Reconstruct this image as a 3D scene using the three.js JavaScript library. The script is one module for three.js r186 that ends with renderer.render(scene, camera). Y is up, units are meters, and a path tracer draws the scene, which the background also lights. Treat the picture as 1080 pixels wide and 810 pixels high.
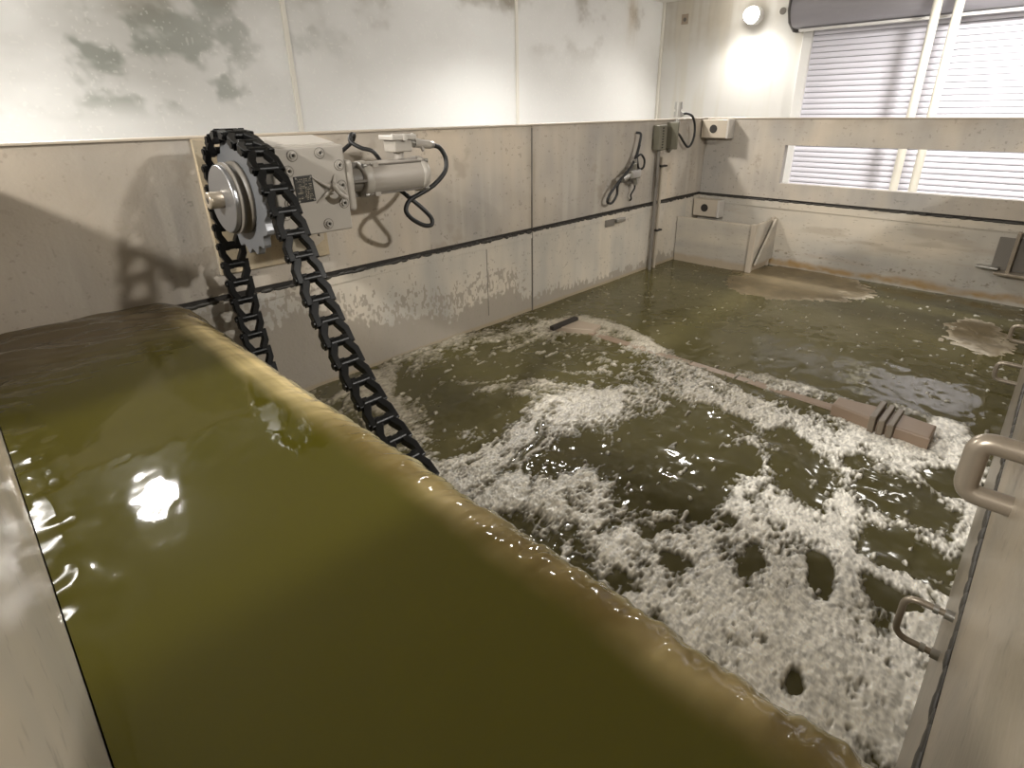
import * as THREE from 'three';
import { RoundedBoxGeometry } from 'three/addons/geometries/RoundedBoxGeometry.js';
import { mergeGeometries, mergeVertices } from 'three/addons/utils/BufferGeometryUtils.js';

// ---------------------------------------------------------------- camera, renderer, lights
const renderer = new THREE.WebGLRenderer({ antialias: true });
renderer.toneMapping = THREE.LinearToneMapping;
renderer.toneMappingExposure = 2.9;
renderer.shadowMap.enabled = true;
const scene = new THREE.Scene();
scene.background = new THREE.Color(0x000000);
const camera = new THREE.PerspectiveCamera(69.25, 1080 / 810, 0.02, 60);
camera.rotation.order = 'YXZ';
camera.rotation.set(-0.3987, -0.8002, -0.0124);
camera.position.set(-4.377, 0.068, 2.2);
camera.setViewOffset(1080, 810, -10.2, 41.4, 1080, 810);   // shifted lens
scene.add(camera);

// wall lamps: [position, direction the fitting throws its light, candela, label]
const LAMPS = [
  [[1.88, 0.93, -0.6], [-0.5, -1, 0.1], 4.5, 'round white bulkhead lamp glowing on the end room wall left of the roller shutter'],
  [[-3.96, 0.93, -1.2], [0.0, -1, 0.65], 6, 'round bulkhead lamp hanging from the ceiling behind the gearmotor'],
  [[-0.9, 1.1, -0.75], [0.0, -1, 0.28], 7.5, 'round bulkhead lamp under the ceiling behind the tank near the far corner'],
  [[0.85, 1.1, 1.6], [0.25, -1, 0.0], 7.5, 'round bulkhead lamp under the ceiling before the roller shutter'],
  [[-5.9, 1.03, 0.9], [0.5, -1, 0.0], 14.5, 'round bulkhead lamp on the room wall behind the inlet end'],
  [[-2.2, 1.1, 3.6], [0.0, -1, -0.5], 14.5, 'round bulkhead lamp under the ceiling beside the near side of the tank'],
];
const LAMP_COLOR = 0xfffbf4;

// ---------------------------------------------------------------- dimensions (metres; y = 0 is the tank rim)
const XL = -4.415, ZN = 2.242;              // inner faces of the left and near tank walls (back z = 0, right x = 0)
const YG = -0.571, YW = -1.062, YL = -0.537; // panel joint, basin water, channel water
const RX0 = -6.1, RX1 = 2.0, RZ0 = -1.68, RZ1 = 4.1, RY0 = -1.95, RY1 = 1.168; // room
const TB = -1.7;                            // tank bottom

// ---------------------------------------------------------------- noise
function rng(seed) { let s = seed >>> 0; return () => { s = (s + 0x6d2b79f5) >>> 0; let t = Math.imul(s ^ (s >>> 15), 1 | s); t = (t + Math.imul(t ^ (t >>> 7), 61 | t)) ^ t; return ((t ^ (t >>> 14)) >>> 0) / 4294967296; }; }
const TABLE = new Float32Array(65536); { const r = rng(77); for (let i = 0; i < 65536; i++) TABLE[i] = r() * 2 - 1; }
const lat = (i, j) => TABLE[(Math.imul(i, 73856093) ^ Math.imul(j, 19349663)) >>> 8 & 65535];
function noise(x, y) {
  const i = Math.floor(x), j = Math.floor(y); let u = x - i, v = y - j;
  u = u * u * u * (u * (u * 6 - 15) + 10); v = v * v * v * (v * (v * 6 - 15) + 10);
  const a = lat(i, j), b = lat(i + 1, j), c = lat(i, j + 1), d = lat(i + 1, j + 1);
  return a + (b - a) * u + (c - a) * v + (a - b - c + d) * u * v;
}
function fbm(x, y, o = 4, g = 0.5) { let s = 0, a = 1, n = 0; for (let k = 0; k < o; k++) { s += a * noise(x + k * 17.3, y - k * 9.1); n += a; a *= g; x *= 2.03; y *= 2.03; } return s / n; }
const clamp = (x, a = 0, b = 1) => Math.min(b, Math.max(a, x));
const sstep = (a, b, x) => { const t = clamp((x - a) / (b - a)); return t * t * (3 - 2 * t); };
const mix = (a, b, t) => a + (b - a) * t;
const mix3 = (a, b, t) => [mix(a[0], b[0], t), mix(a[1], b[1], t), mix(a[2], b[2], t)];

// ---------------------------------------------------------------- textures: fn(u, v in metres) -> linear colour; covers x0..x1, y0..y1
function makeTex(w, h, x0, x1, y0, y1, fn, color = true) {
  const d = new Uint8Array(w * h * 4);
  const enc = color ? (c) => 255 * (c <= 0.0031308 ? 12.92 * c : 1.055 * Math.pow(c, 1 / 2.4) - 0.055) : (c) => 255 * c;
  for (let j = 0; j < h; j++) for (let i = 0; i < w; i++) {
    const c = fn(x0 + (x1 - x0) * (i + 0.5) / w, y0 + (y1 - y0) * (j + 0.5) / h), k = (j * w + i) * 4;
    if (color) { d[k] = enc(clamp(c[0])); d[k + 1] = enc(clamp(c[1])); d[k + 2] = enc(clamp(c[2])); }
    else { d[k] = d[k + 1] = d[k + 2] = enc(clamp(c)); }
    d[k + 3] = 255;
  }
  const t = new THREE.DataTexture(d, w, h, THREE.RGBAFormat);
  t.wrapS = t.wrapT = THREE.MirroredRepeatWrapping; t.magFilter = THREE.LinearFilter; t.minFilter = THREE.LinearMipmapLinearFilter; t.generateMipmaps = true;
  if (color) t.colorSpace = THREE.SRGBColorSpace;
  t.repeat.set(1 / (x1 - x0), 1 / (y1 - y0)); t.offset.set(-x0 / (x1 - x0), -y0 / (y1 - y0));
  t.needsUpdate = true;
  return t;
}
const lin = (r, g, b) => new THREE.Color().setRGB(r, g, b);
const std = (c, roughness = 0.5, metalness = 0, extra = {}) => new THREE.MeshPhysicalMaterial({ color: Array.isArray(c) ? lin(...c) : c, roughness, metalness, ...extra });
const texMat = (map, roughness, extra = {}) => new THREE.MeshPhysicalMaterial({ map, roughness, ...extra });

// brown-grey stained plate: vertical drip marks, blotches and fine specks
function plate(x, y, base, o = 0) {
  const blotch = fbm(x * 2.1 + o, y * 2.1, 4), drip = fbm(x * 26 + o, y * 1.3 + o, 3), soft = fbm(x * 7, y * 2.2 + o, 3), speck = noise(x * 160, y * 160), s2 = noise(x * 61 + 9, y * 61);
  let k = 1 + 0.32 * blotch + 0.06 * drip + 0.14 * soft;
  if (s2 > 0.72 && speck > 0.1) k *= 0.72;
  const warm = 0.05 * blotch + 0.04 * soft;
  return [base[0] * k * (1 + warm), base[1] * k, base[2] * k * (1 - warm * 1.5)];
}
const STEEL = [0.400, 0.355, 0.300];
const upperBackTex = makeTex(2048, 256, -4.5, 0.1, -0.575, 0.0, (x, y) => {
  let c = plate(x, y, STEEL, 3);
  const run = sstep(0.15, 0.6, fbm(x * 18, y * 0.8, 2)) * sstep(-0.02, -0.3, y);      // pale runs down from the rim
  c = mix3(c, [0.50, 0.46, 0.40], 0.35 * run);
  const top = sstep(-0.05, -0.005, y) * (0.5 + 0.5 * fbm(x * 14, 2, 3)); c = mix3(c, [0.26, 0.21, 0.15], 0.5 * top);
  const scuff = sstep(0.35, 0.6, fbm(x * 5 + y * 3, y * 6 - x * 2, 4)); c = mix3(c, [0.24, 0.20, 0.15], 0.4 * scuff);
  const inlet = sstep(-3.75, -3.95, x) * (0.55 + 0.3 * fbm(x * 4, y * 5, 3)); c = mix3(c, [0.30, 0.255, 0.20], clamp(inlet));
  const seam = Math.exp(-Math.pow((x + 2.013) / 0.03, 2)) * (0.5 + 0.5 * fbm(x * 20, y * 18, 3)); c = mix3(c, [0.22, 0.18, 0.12], 0.6 * clamp(seam));
  return c;
});
const lowerBackTex = makeTex(2048, 256, -3.95, 0.1, -1.15, -0.57, (x, y) => {
  let c = plate(x, y, [0.46, 0.42, 0.36], 11);
  // tide of splashes: wet and darker below a ragged edge
  const edge = mix(mix(-0.70, -0.90, sstep(-3.6, -2.75, x)), mix(-0.90, -0.99, sstep(-2.3, -1.8, x)), sstep(-2.75, -2.3, x));
  const rag = edge + 0.05 * fbm(x * 9, y * 3, 3) + 0.05 * fbm(x * 60, y * 34, 2);
  const wet = sstep(0.012, -0.012, y - rag); c = mix3(c, [0.285, 0.25, 0.205], 0.85 * wet);
  const sp = noise(x * 120, y * 70) * 0.6 + noise(x * 60, y * 34) * 0.6;
  const near = Math.exp(-Math.pow((y - rag - 0.06) / 0.075, 2)) * sstep(-1.95, -2.15, x);
  if (sp > 0.95 - 0.95 * near) c = mix3(c, [0.285, 0.25, 0.205], 0.8);
  const tide = sstep(-1.035, -1.05, y); c = mix3(c, [0.33, 0.25, 0.14], 0.5 * tide);
  return c;
});
const upperRightTex = makeTex(1024, 256, -0.1, 2.4, -0.575, 0.0, (z, y) => {
  let c = plate(z + 20, y, STEEL, 5);
  const top = sstep(-0.13, -0.01, y) * clamp(0.35 + 0.9 * fbm(z * 6, y * 9, 4)); c = mix3(c, [0.27, 0.22, 0.16], 0.6 * top);
  const hand = Math.exp(-Math.pow((z - 0.44) / 0.03, 2) - Math.pow((y + 0.30) / 0.05, 2)); c = mix3(c, [0.2, 0.17, 0.13], 0.6 * hand * (0.6 + 0.6 * noise(z * 80, y * 80)));
  return c;
});
const lowerRightTex = makeTex(1024, 256, -0.1, 2.4, -1.15, -0.57, (z, y) => {
  let c = plate(z * 0.6 + 31, y * 2.0, [0.42, 0.38, 0.32], 8);
  c = mix3(c, [0.32, 0.27, 0.21], 0.5 * sstep(0.05, 0.5, fbm(z * 3, y * 16, 3)));
  const rust = sstep(-0.985, -1.025, y + 0.022 * fbm(z * 9, 1, 4)) * sstep(-1.06, -1.035, y + 0.010 * fbm(z * 20, 5, 2)); c = mix3(c, [0.29, 0.185, 0.075], clamp(0.75 + 0.5 * fbm(z * 16, y * 30, 3)) * rust);
  const marks = sstep(0.3, 0.5, fbm(z * 40, y * 60, 3)) * Math.exp(-Math.pow((y + 0.955) / 0.02, 2)); c = mix3(c, [0.13, 0.1, 0.06], 0.7 * marks);
  return c;
});
const sideTex = makeTex(1024, 512, 0, 2.4, -1.2, 0, (x, y) => {
  let c = plate(x + 50, y, [0.225, 0.19, 0.145], 15);
  const sw = sstep(0.1, 0.5, fbm(x * 2 + y * 2, y * 3 - x * 2, 4)); c = mix3(c, [0.125, 0.105, 0.07], 0.7 * sw);
  return c;
});
const leftTex = makeTex(512, 256, 0, 2.4, -1.2, 0, (x, y) => plate(x + 80, y, [0.42, 0.375, 0.315], 21));
const boxTex = makeTex(512, 512, -0.6, 0.6, 0.2, 1.05, (x, yl) => {       // uv of the corner box start at its base
  const y = yl - 1.7;
  let c = plate(x * 0.5 + 70, y * 3, [0.40, 0.355, 0.29], 19);
  const rust = sstep(-0.985, -1.02, y + 0.01 * fbm(x * 12, 4, 3)); c = mix3(c, [0.27, 0.20, 0.12], 0.6 * rust);
  return c;
});
const roomBackTex = makeTex(2048, 512, RX0, RX1, -0.9, RY1, (x, y) => {
  let c = [0.76, 0.755, 0.74];
  const left = sstep(-1.7, -3.4, x), high = sstep(0.02, 0.55, y);
  const b1 = fbm(x * 1.5 + 3, y * 2.1, 5), b2 = fbm(x * 3.1 + 9, y * 4.0, 4), b3 = fbm(x * 13 + y * 9, y * 13 - x * 5, 3);
  c = mix3(c, [0.34, 0.33, 0.295], clamp((0.35 + 0.9 * b1) * (0.25 + 0.75 * left) * (0.3 + 0.7 * high)));
  c = mix3(c, [0.25, 0.265, 0.23], clamp(0.8 * sstep(0.02, 0.45, b2 + 0.25 * b3) * left * sstep(0.02, 0.2, y)));
  c = mix3(c, [0.24, 0.205, 0.15], clamp(0.8 * sstep(0.1, 0.5, b1 + 0.3 * b2) * sstep(0.42, 0.9, y)));
  const rust = Math.exp(-Math.pow((x - 1.38) / 0.1, 2)) * sstep(0.55, 1.05, y) * (0.5 + 0.5 * fbm(x * 30, y * 4, 3)); c = mix3(c, [0.38, 0.28, 0.15], 0.7 * rust);
  if (noise(x * 70, y * 70) > 0.75) c = mix3(c, [0.85, 0.84, 0.8], 0.25);
  return c;
});
const roomRightTex = makeTex(1024, 512, RZ0, RZ1, RY0, RY1, (z, y) => {
  let c = [0.68, 0.67, 0.64];
  const b1 = fbm(z * 2 + 40, y * 2.4, 5), drip = fbm(z * 11, y * 1.1 + 6, 3);
  c = mix3(c, [0.40, 0.35, 0.27], clamp((0.55 + 0.5 * b1 + 0.35 * drip) * sstep(0.45, 1.05, y + 0.16 * b1)));
  c = mix3(c, [0.62, 0.58, 0.5], clamp(0.5 * sstep(0.0, 0.5, drip)));
  return c;
});
const plainRoomTex = makeTex(512, 512, 0, 4, 0, 4, (x, y) => { const k = 1 + 0.1 * fbm(x, y, 4); return [0.72 * k, 0.70 * k, 0.66 * k]; });
const floorTex = makeTex(512, 512, 0, 3, 0, 3, (x, y) => { const k = 1 + 0.2 * fbm(x * 2, y * 2, 5); return [0.30 * k, 0.28 * k, 0.25 * k]; });
const grainBump = makeTex(1024, 1024, 0, 1.4, 0, 1.4, (x, y) => 0.5 + 0.3 * fbm(x * 30, y * 12, 4) + 0.2 * fbm(x * 120, y * 120, 2), false);
const hatchTex = makeTex(512, 512, 0, 0.5, 0, 0.5, (x, y) => { const k = 1 + 0.12 * fbm(x * 30, y * 30, 4); return [k * 0.5, k * 0.5, k * 0.5]; });

const M = {
  upperBack: texMat(upperBackTex, 0.5, { bumpMap: grainBump, bumpScale: 0.0012 }),
  lowerBack: texMat(lowerBackTex, 0.42, { bumpMap: grainBump, bumpScale: 0.001 }),
  upperRight: texMat(upperRightTex, 0.5, { bumpMap: grainBump, bumpScale: 0.0012 }),
  lowerRight: texMat(lowerRightTex, 0.45, { bumpMap: grainBump, bumpScale: 0.001 }),
  side: texMat(sideTex, 0.34, { bumpMap: grainBump, bumpScale: 0.0008 }),
  left: texMat(leftTex, 0.32), box: texMat(boxTex, 0.45, { bumpMap: grainBump, bumpScale: 0.0008 }),
  roomBack: texMat(roomBackTex, 0.75), roomRight: texMat(roomRightTex, 0.75), room: texMat(plainRoomTex, 0.8), floor: texMat(floorTex, 0.7),
  joint: std([0.025, 0.021, 0.017], 0.7), sealant: std([0.03, 0.026, 0.02], 0.5),
  rim: std([0.40, 0.345, 0.275], 0.42), seam: std([0.72, 0.69, 0.62], 0.6),
  black: std([0.003, 0.003, 0.003], 0.36, 0, { specularIntensity: 0.45 }), cable: std([0.012, 0.012, 0.012], 0.5),
  castGrey: std([0.36, 0.33, 0.29], 0.42), castLight: std([0.44, 0.41, 0.37], 0.4), castDark: std([0.14, 0.125, 0.105], 0.5),
  motor: std([0.33, 0.30, 0.265], 0.33), bolt: std([0.30, 0.28, 0.25], 0.35, 0.4), zinc: std([0.42, 0.41, 0.385], 0.28, 0.85), steel: std([0.42, 0.42, 0.43], 0.32, 0.85),
  sprocket: std([0.20, 0.205, 0.215], 0.4, 0.5), brass: std([0.42, 0.36, 0.28], 0.35, 0.6), handle: std([0.30, 0.255, 0.20], 0.32, 0.5),
  wood: std([0.23, 0.165, 0.115], 0.45), woodPale: std([0.33, 0.265, 0.20], 0.5), band: std([0.16, 0.13, 0.095], 0.4), green: std([0.13, 0.12, 0.085], 0.55),
  shutter: std([0.80, 0.79, 0.88], 0.45), hood: std([0.34, 0.33, 0.36], 0.42), hoodDark: std([0.10, 0.095, 0.09], 0.5), white: std([0.8, 0.79, 0.77], 0.5), pipe: std([0.66, 0.63, 0.55], 0.4),
  hole: std([0.02, 0.016, 0.012], 0.8), sticker: std([0.75, 0.74, 0.7], 0.6),
};

// ---------------------------------------------------------------- geometry helpers
function metreUV(g) {                       // uv in metres from the dominant axis of each face
  const p = g.attributes.position, n = g.attributes.normal, uv = new Float32Array(p.count * 2);
  for (let i = 0; i < p.count; i++) {
    const ax = Math.abs(n.getX(i)), ay = Math.abs(n.getY(i)), az = Math.abs(n.getZ(i));
    if (az >= ax && az >= ay) { uv[2 * i] = p.getX(i); uv[2 * i + 1] = p.getY(i); } else if (ax >= ay) { uv[2 * i] = p.getZ(i); uv[2 * i + 1] = p.getY(i); } else { uv[2 * i] = p.getX(i); uv[2 * i + 1] = p.getZ(i); }
  }
  g.setAttribute('uv', new THREE.BufferAttribute(uv, 2));
  return g;
}
function prep(g) { const r = g.index ? g.toNonIndexed() : g; for (const k of Object.keys(r.attributes)) if (!['position', 'normal', 'uv'].includes(k)) r.deleteAttribute(k); r.clearGroups?.(); return metreUV(r); }
const box = (x0, y0, z0, x1, y1, z1, r = 0) => (r ? new RoundedBoxGeometry(x1 - x0, y1 - y0, z1 - z0, 2, r) : new THREE.BoxGeometry(x1 - x0, y1 - y0, z1 - z0)).translate((x0 + x1) / 2, (y0 + y1) / 2, (z0 + z1) / 2);
function cyl(a, b, r0, r1 = r0, seg = 20) {  // cylinder from point a to point b
  const A = new THREE.Vector3(...a), B = new THREE.Vector3(...b), d = B.clone().sub(A), g = new THREE.CylinderGeometry(r1, r0, d.length(), seg);
  return g.applyQuaternion(new THREE.Quaternion().setFromUnitVectors(new THREE.Vector3(0, 1, 0), d.normalize())).translate((A.x + B.x) / 2, (A.y + B.y) / 2, (A.z + B.z) / 2);
}
function tube(pts, r, seg = 60, rad = 10, tension = 0.5) { return new THREE.TubeGeometry(new THREE.CatmullRomCurve3(pts.map((p) => new THREE.Vector3(...p)), false, 'catmullrom', tension), seg, r, rad); }
function lathe(profile, seg = 40) { return new THREE.LatheGeometry(profile.map(([r, y]) => new THREE.Vector2(r, y)), seg); }
function extrude(pts, depth, bevel = 0, holes = []) {
  const s = new THREE.Shape(pts.map(([x, y]) => new THREE.Vector2(x, y)));
  for (const h of holes) s.holes.push(new THREE.Path(h.map(([x, y]) => new THREE.Vector2(x, y))));
  return new THREE.ExtrudeGeometry(s, { depth, bevelEnabled: bevel > 0, bevelSize: bevel, bevelThickness: bevel, bevelSegments: 2 });
}
const used = {};
function numbered(name) { used[name] = (used[name] ?? -1) + 1; return used[name] ? `${name}_${String(used[name]).padStart(3, '0')}` : name; }
function add(name, geos, mat, parent = scene) {
  const list = (Array.isArray(geos) ? geos : [geos]).map(prep), g = list.length > 1 ? mergeGeometries(list) : list[0];
  const m = new THREE.Mesh(g, mat); m.name = parent === scene ? numbered(name) : childName(parent, name); m.castShadow = m.receiveShadow = true; parent.add(m); return m;
}
function childName(parent, name) { const c = (parent.userData_names ??= {}); c[name] = (c[name] ?? -1) + 1; return c[name] ? `${name}_${String(c[name]).padStart(3, '0')}` : name; }
function thing(name, label, category, [x, y, z] = [0, 0, 0], group) { const o = new THREE.Group(); o.name = numbered(name); o.position.set(x, y, z); o.userData = { label, category }; if (group) o.userData.group = group; scene.add(o); return o; }
function tag(o, label, category, group) { o.userData = { label, category }; if (group) o.userData.group = group; return o; }
function structure(name) { const o = new THREE.Group(); o.name = numbered(name); o.userData = { kind: 'structure' }; scene.add(o); return o; }
function addAt(name, geos, mat, parent) { const o = new THREE.Vector3(); for (let q = parent; q; q = q.parent) o.add(q.position); return add(name, (Array.isArray(geos) ? geos : [geos]).map((g) => g.translate(-o.x, -o.y, -o.z)), mat, parent); } // geometry given in scene coordinates (uv are set after the shift)

// ---------------------------------------------------------------- the room around the tank
{
  const w = structure('wall_outer_back'), xs = [RX0 - 0.2, -5.0, -2.5, -0.4, RX1 + 0.2];
  for (let i = 0; i < 4; i++) add('panel', box(xs[i] + 0.006, RY0, RZ0 - 0.12, xs[i + 1] - 0.006, RY1, RZ0, 0), M.roomBack, w);
  add('backing', box(RX0 - 0.2, RY0, RZ0 - 0.2, RX1 + 0.2, RY1, RZ0 - 0.11), M.room, w);
  for (const x of [-2.5, -0.4]) add('batten', box(x - 0.016, RY0, RZ0 - 0.01, x + 0.016, RY1, RZ0 + 0.012, 0.005), M.seam, w);
  const r = structure('wall_outer_right');
  add('panel', box(RX1, RY0, RZ0, RX1 + 0.15, RY1, RZ1), M.roomRight, r);
  add('corner_strip', box(RX1 - 0.03, RY0, RZ0, RX1, RY1, RZ0 + 0.03, 0.006), M.seam, r);
  add('stain_patch', cyl([RX1 - 0.006, 0.945, -0.33], [RX1, 0.945, -0.33], 0.032), M.castDark, r);
  add('patch_plate', box(RX1 - 0.01, 0.93, -1.44, RX1, 1.03, -1.36, 0.004), M.woodPale, r);
  add('plug', cyl([RX1 - 0.016, 0.975, -1.395], [RX1 - 0.008, 0.975, -1.395], 0.02), M.castDark, r);
  add('wall_outer_left', box(RX0 - 0.15, RY0, RZ0, RX0, RY1, RZ1), M.room).userData = { kind: 'structure' };
  add('wall_outer_front', box(RX0 - 0.15, RY0, RZ1, RX1 + 0.15, RY1, RZ1 + 0.15), M.room).userData = { kind: 'structure' };
  add('ceiling', box(RX0 - 0.2, RY1, RZ0 - 0.2, RX1 + 0.2, RY1 + 0.15, RZ1 + 0.2), M.room).userData = { kind: 'structure' };
  add('floor', box(RX0 - 0.2, RY0 - 0.15, RZ0 - 0.2, RX1 + 0.2, RY0, RZ1 + 0.2), M.floor).userData = { kind: 'structure' };
}

// ---------------------------------------------------------------- the tank
const TH = 0.06;
{
  const w = structure('wall_back'), gapTop = YG + 0.011, gapLow = YG - 0.011;
  const xs = [XL - TH, -2.013, TH];
  for (let i = 0; i < 2; i++) {
    add('upper_panel', box(xs[i] + 0.003, gapTop, -TH, xs[i + 1] - 0.003, -0.008, 0, 0.004), M.upperBack, w);
    add('lower_panel', box(xs[i] + 0.003, TB, -TH, xs[i + 1] - 0.003, gapLow, 0, 0.004), M.lowerBack, w);
  }
  add('joint_backing', box(XL - TH, TB, -TH - 0.03, TH, -0.02, -0.012), M.joint, w);
  add('rim_cap', box(XL - TH, -0.009, -TH - 0.012, TH, 0.0, 0.006, 0.003), M.rim, w);
  add('lip_strip', box(-3.9, YG - 0.047, -0.002, -0.7, gapLow - 0.002, 0.004, 0.0015), M.lowerBack, w);
  add('weld_seam', cyl([-2.013, -0.02, 0.001], [-2.013, gapTop, 0.001], 0.0045, 0.0045, 8), M.castDark, w);
  add('weld_seam', cyl([-2.013, gapLow, 0.001], [-2.013, -1.08, 0.001], 0.0045, 0.0045, 8), M.castDark, w);
  add('weld_line', cyl([-2.375, YG - 0.05, 0], [-2.375, -1.0, 0], 0.0022, 0.0022, 6), M.castDark, w);
  // squeezed-out sealant drips along the joint
  const r = rng(5), blobs = [];
  for (let x = -3.85; x < -0.06; x += 0.018 + r() * 0.05) { const g = new THREE.SphereGeometry(1, 10, 8); g.scale(0.012 + r() * 0.028, 0.005 + r() * 0.007, 0.004 + r() * 0.004).translate(x, YG - 0.008 - r() * 0.004, 0.0); blobs.push(g); }
  const s = add('joint_sealant', blobs, M.sealant, w); s.userData = { kind: 'stuff' };
}
{
  const w = structure('wall_right');
  const rect = (a, b, c, d) => [[a, b], [c, b], [c, d], [a, d]];
  const up = extrude(rect(0.003, YG + 0.011, ZN + 0.06, -0.008), TH - 0.004, 0.002, [rect(0.62, -0.45, 2.12, -0.183)]).rotateY(-Math.PI / 2).translate(TH - 0.002, 0, 0);
  add('upper_panel', up, M.upperRight, w);
  add('lower_panel', box(0, TB, 0.003, TH, YG - 0.011, ZN + 0.06, 0.004), M.lowerRight, w);
  add('joint_backing', box(0.012, YG - 0.05, 0, TH + 0.03, YG + 0.05, ZN), M.joint, w);
  add('rim_cap', box(-0.006, -0.009, 0, TH + 0.012, 0, ZN + 0.06, 0.003), M.rim, w);
  add('lip_strip', box(-0.005, YG - 0.06, 0.2, 0.0, YG - 0.013, ZN, 0.002), M.lowerRight, w);
  const r = rng(9), blobs = [];
  for (let z = 0.05; z < ZN; z += 0.03 + r() * 0.06) { const g = new THREE.SphereGeometry(1, 8, 6); g.scale(0.004, 0.005 + r() * 0.004, 0.02 + r() * 0.03).translate(0, YG - 0.006, z); blobs.push(g); }
  add('joint_sealant', blobs, M.sealant, w).userData = { kind: 'stuff' };
}
{
  const w = structure('wall_left');
  add('panel', box(XL - TH, TB, 0, XL, -0.008, ZN, 0), M.left, w);
  add('rim_cap', box(XL - TH - 0.012, -0.009, 0, XL + 0.004, 0, ZN + TH, 0.003), M.rim, w);
}
{
  const w = structure('wall_front');
  add('upper_panel', box(XL - TH, YG + 0.009, ZN, TH, -0.008, ZN + TH, 0.004), M.side, w);
  add('lower_panel', box(XL - TH, TB, ZN, TH, YG - 0.009, ZN + TH, 0.004), M.side, w);
  add('joint_backing', box(XL - TH, YG - 0.06, ZN + 0.012, TH, YG + 0.06, ZN + TH + 0.03), M.joint, w);
  add('rim_cap', box(XL - TH, -0.009, ZN - 0.004, TH, 0, ZN + TH + 0.012, 0.003), M.rim, w);
  const r = rng(12), blobs = [];
  for (let x = -3.95; x < -0.5; x += 0.02 + r() * 0.04) { const g = new THREE.SphereGeometry(1, 10, 8); g.scale(0.022 + r() * 0.03, 0.009 + r() * 0.008, 0.003 + r() * 0.004).translate(x, YG - 0.004 - r() * 0.004, ZN); blobs.push(g); }
  add('joint_sealant', blobs, M.sealant, w).userData = { kind: 'stuff' };
  add('tank_bottom', box(XL - TH, TB - 0.1, -TH, TH, TB, ZN + TH), M.side).userData = { kind: 'structure' };
}
// weir under the overflowing water
const weir = thing('overflow_weir', 'pale weir plate with a rounded lip under the overflowing water', 'weir', [-3.915, TB, 1.12]);
addAt('weir_plate', box(-3.93, TB, 0.004, -3.90, YL - 0.06, ZN - 0.004), M.woodPale, weir);
addAt('rounded_lip', cyl([-3.945, YL - 0.14, 0.004], [-3.945, YL - 0.14, ZN - 0.004], 0.105, 0.105, 32), M.woodPale, weir);

// ---------------------------------------------------------------- water
// fn(i, j) -> [x, y, z, r, g, b]; a grid of (n + 1) x (m + 1) points
function sheet(name, n, m, fn, mat) {
  const pos = new Float32Array((n + 1) * (m + 1) * 3), col = new Float32Array(pos.length), uv = new Float32Array((n + 1) * (m + 1) * 2), idx = [];
  for (let j = 0, k = 0; j <= m; j++) for (let i = 0; i <= n; i++, k++) {
    const q = fn(i / n, j / m); pos.set(q.slice(0, 3), 3 * k); col.set(q.slice(3, 6), 3 * k); uv[2 * k] = q[0]; uv[2 * k + 1] = q[2];
    if (i < n && j < m) { const a = k, b = k + 1, c = k + n + 1, d = c + 1; idx.push(a, c, b, b, c, d); }
  }
  const g = new THREE.BufferGeometry();
  g.setAttribute('position', new THREE.BufferAttribute(pos, 3)); g.setAttribute('color', new THREE.BufferAttribute(col, 3)); g.setAttribute('uv', new THREE.BufferAttribute(uv, 2)); g.setIndex(idx); g.computeVertexNormals();
  const o = new THREE.Mesh(g, mat); o.name = numbered(name); o.castShadow = o.receiveShadow = true; scene.add(o); return o;
}
const OLIVE = [0.088, 0.078, 0.009], OLIVE_BASIN = [0.075, 0.065, 0.024], LIP = [0.72, 0.575, 0.29], LIP_SHADE = [0.19, 0.135, 0.045], EDGE = [0.34, 0.30, 0.18];  // lip colour includes painted glow; its darker brown partner is painted shade
const waterMat = new THREE.MeshPhysicalMaterial({ vertexColors: true, roughness: 0.045, ior: 1.333 });
const waterBasinMat = new THREE.MeshPhysicalMaterial({ vertexColors: true, roughness: 0.07, ior: 1.333 });
const XC = -3.945, RC = 0.115;                // where the surface starts to bend over the weir, and how tightly
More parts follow.
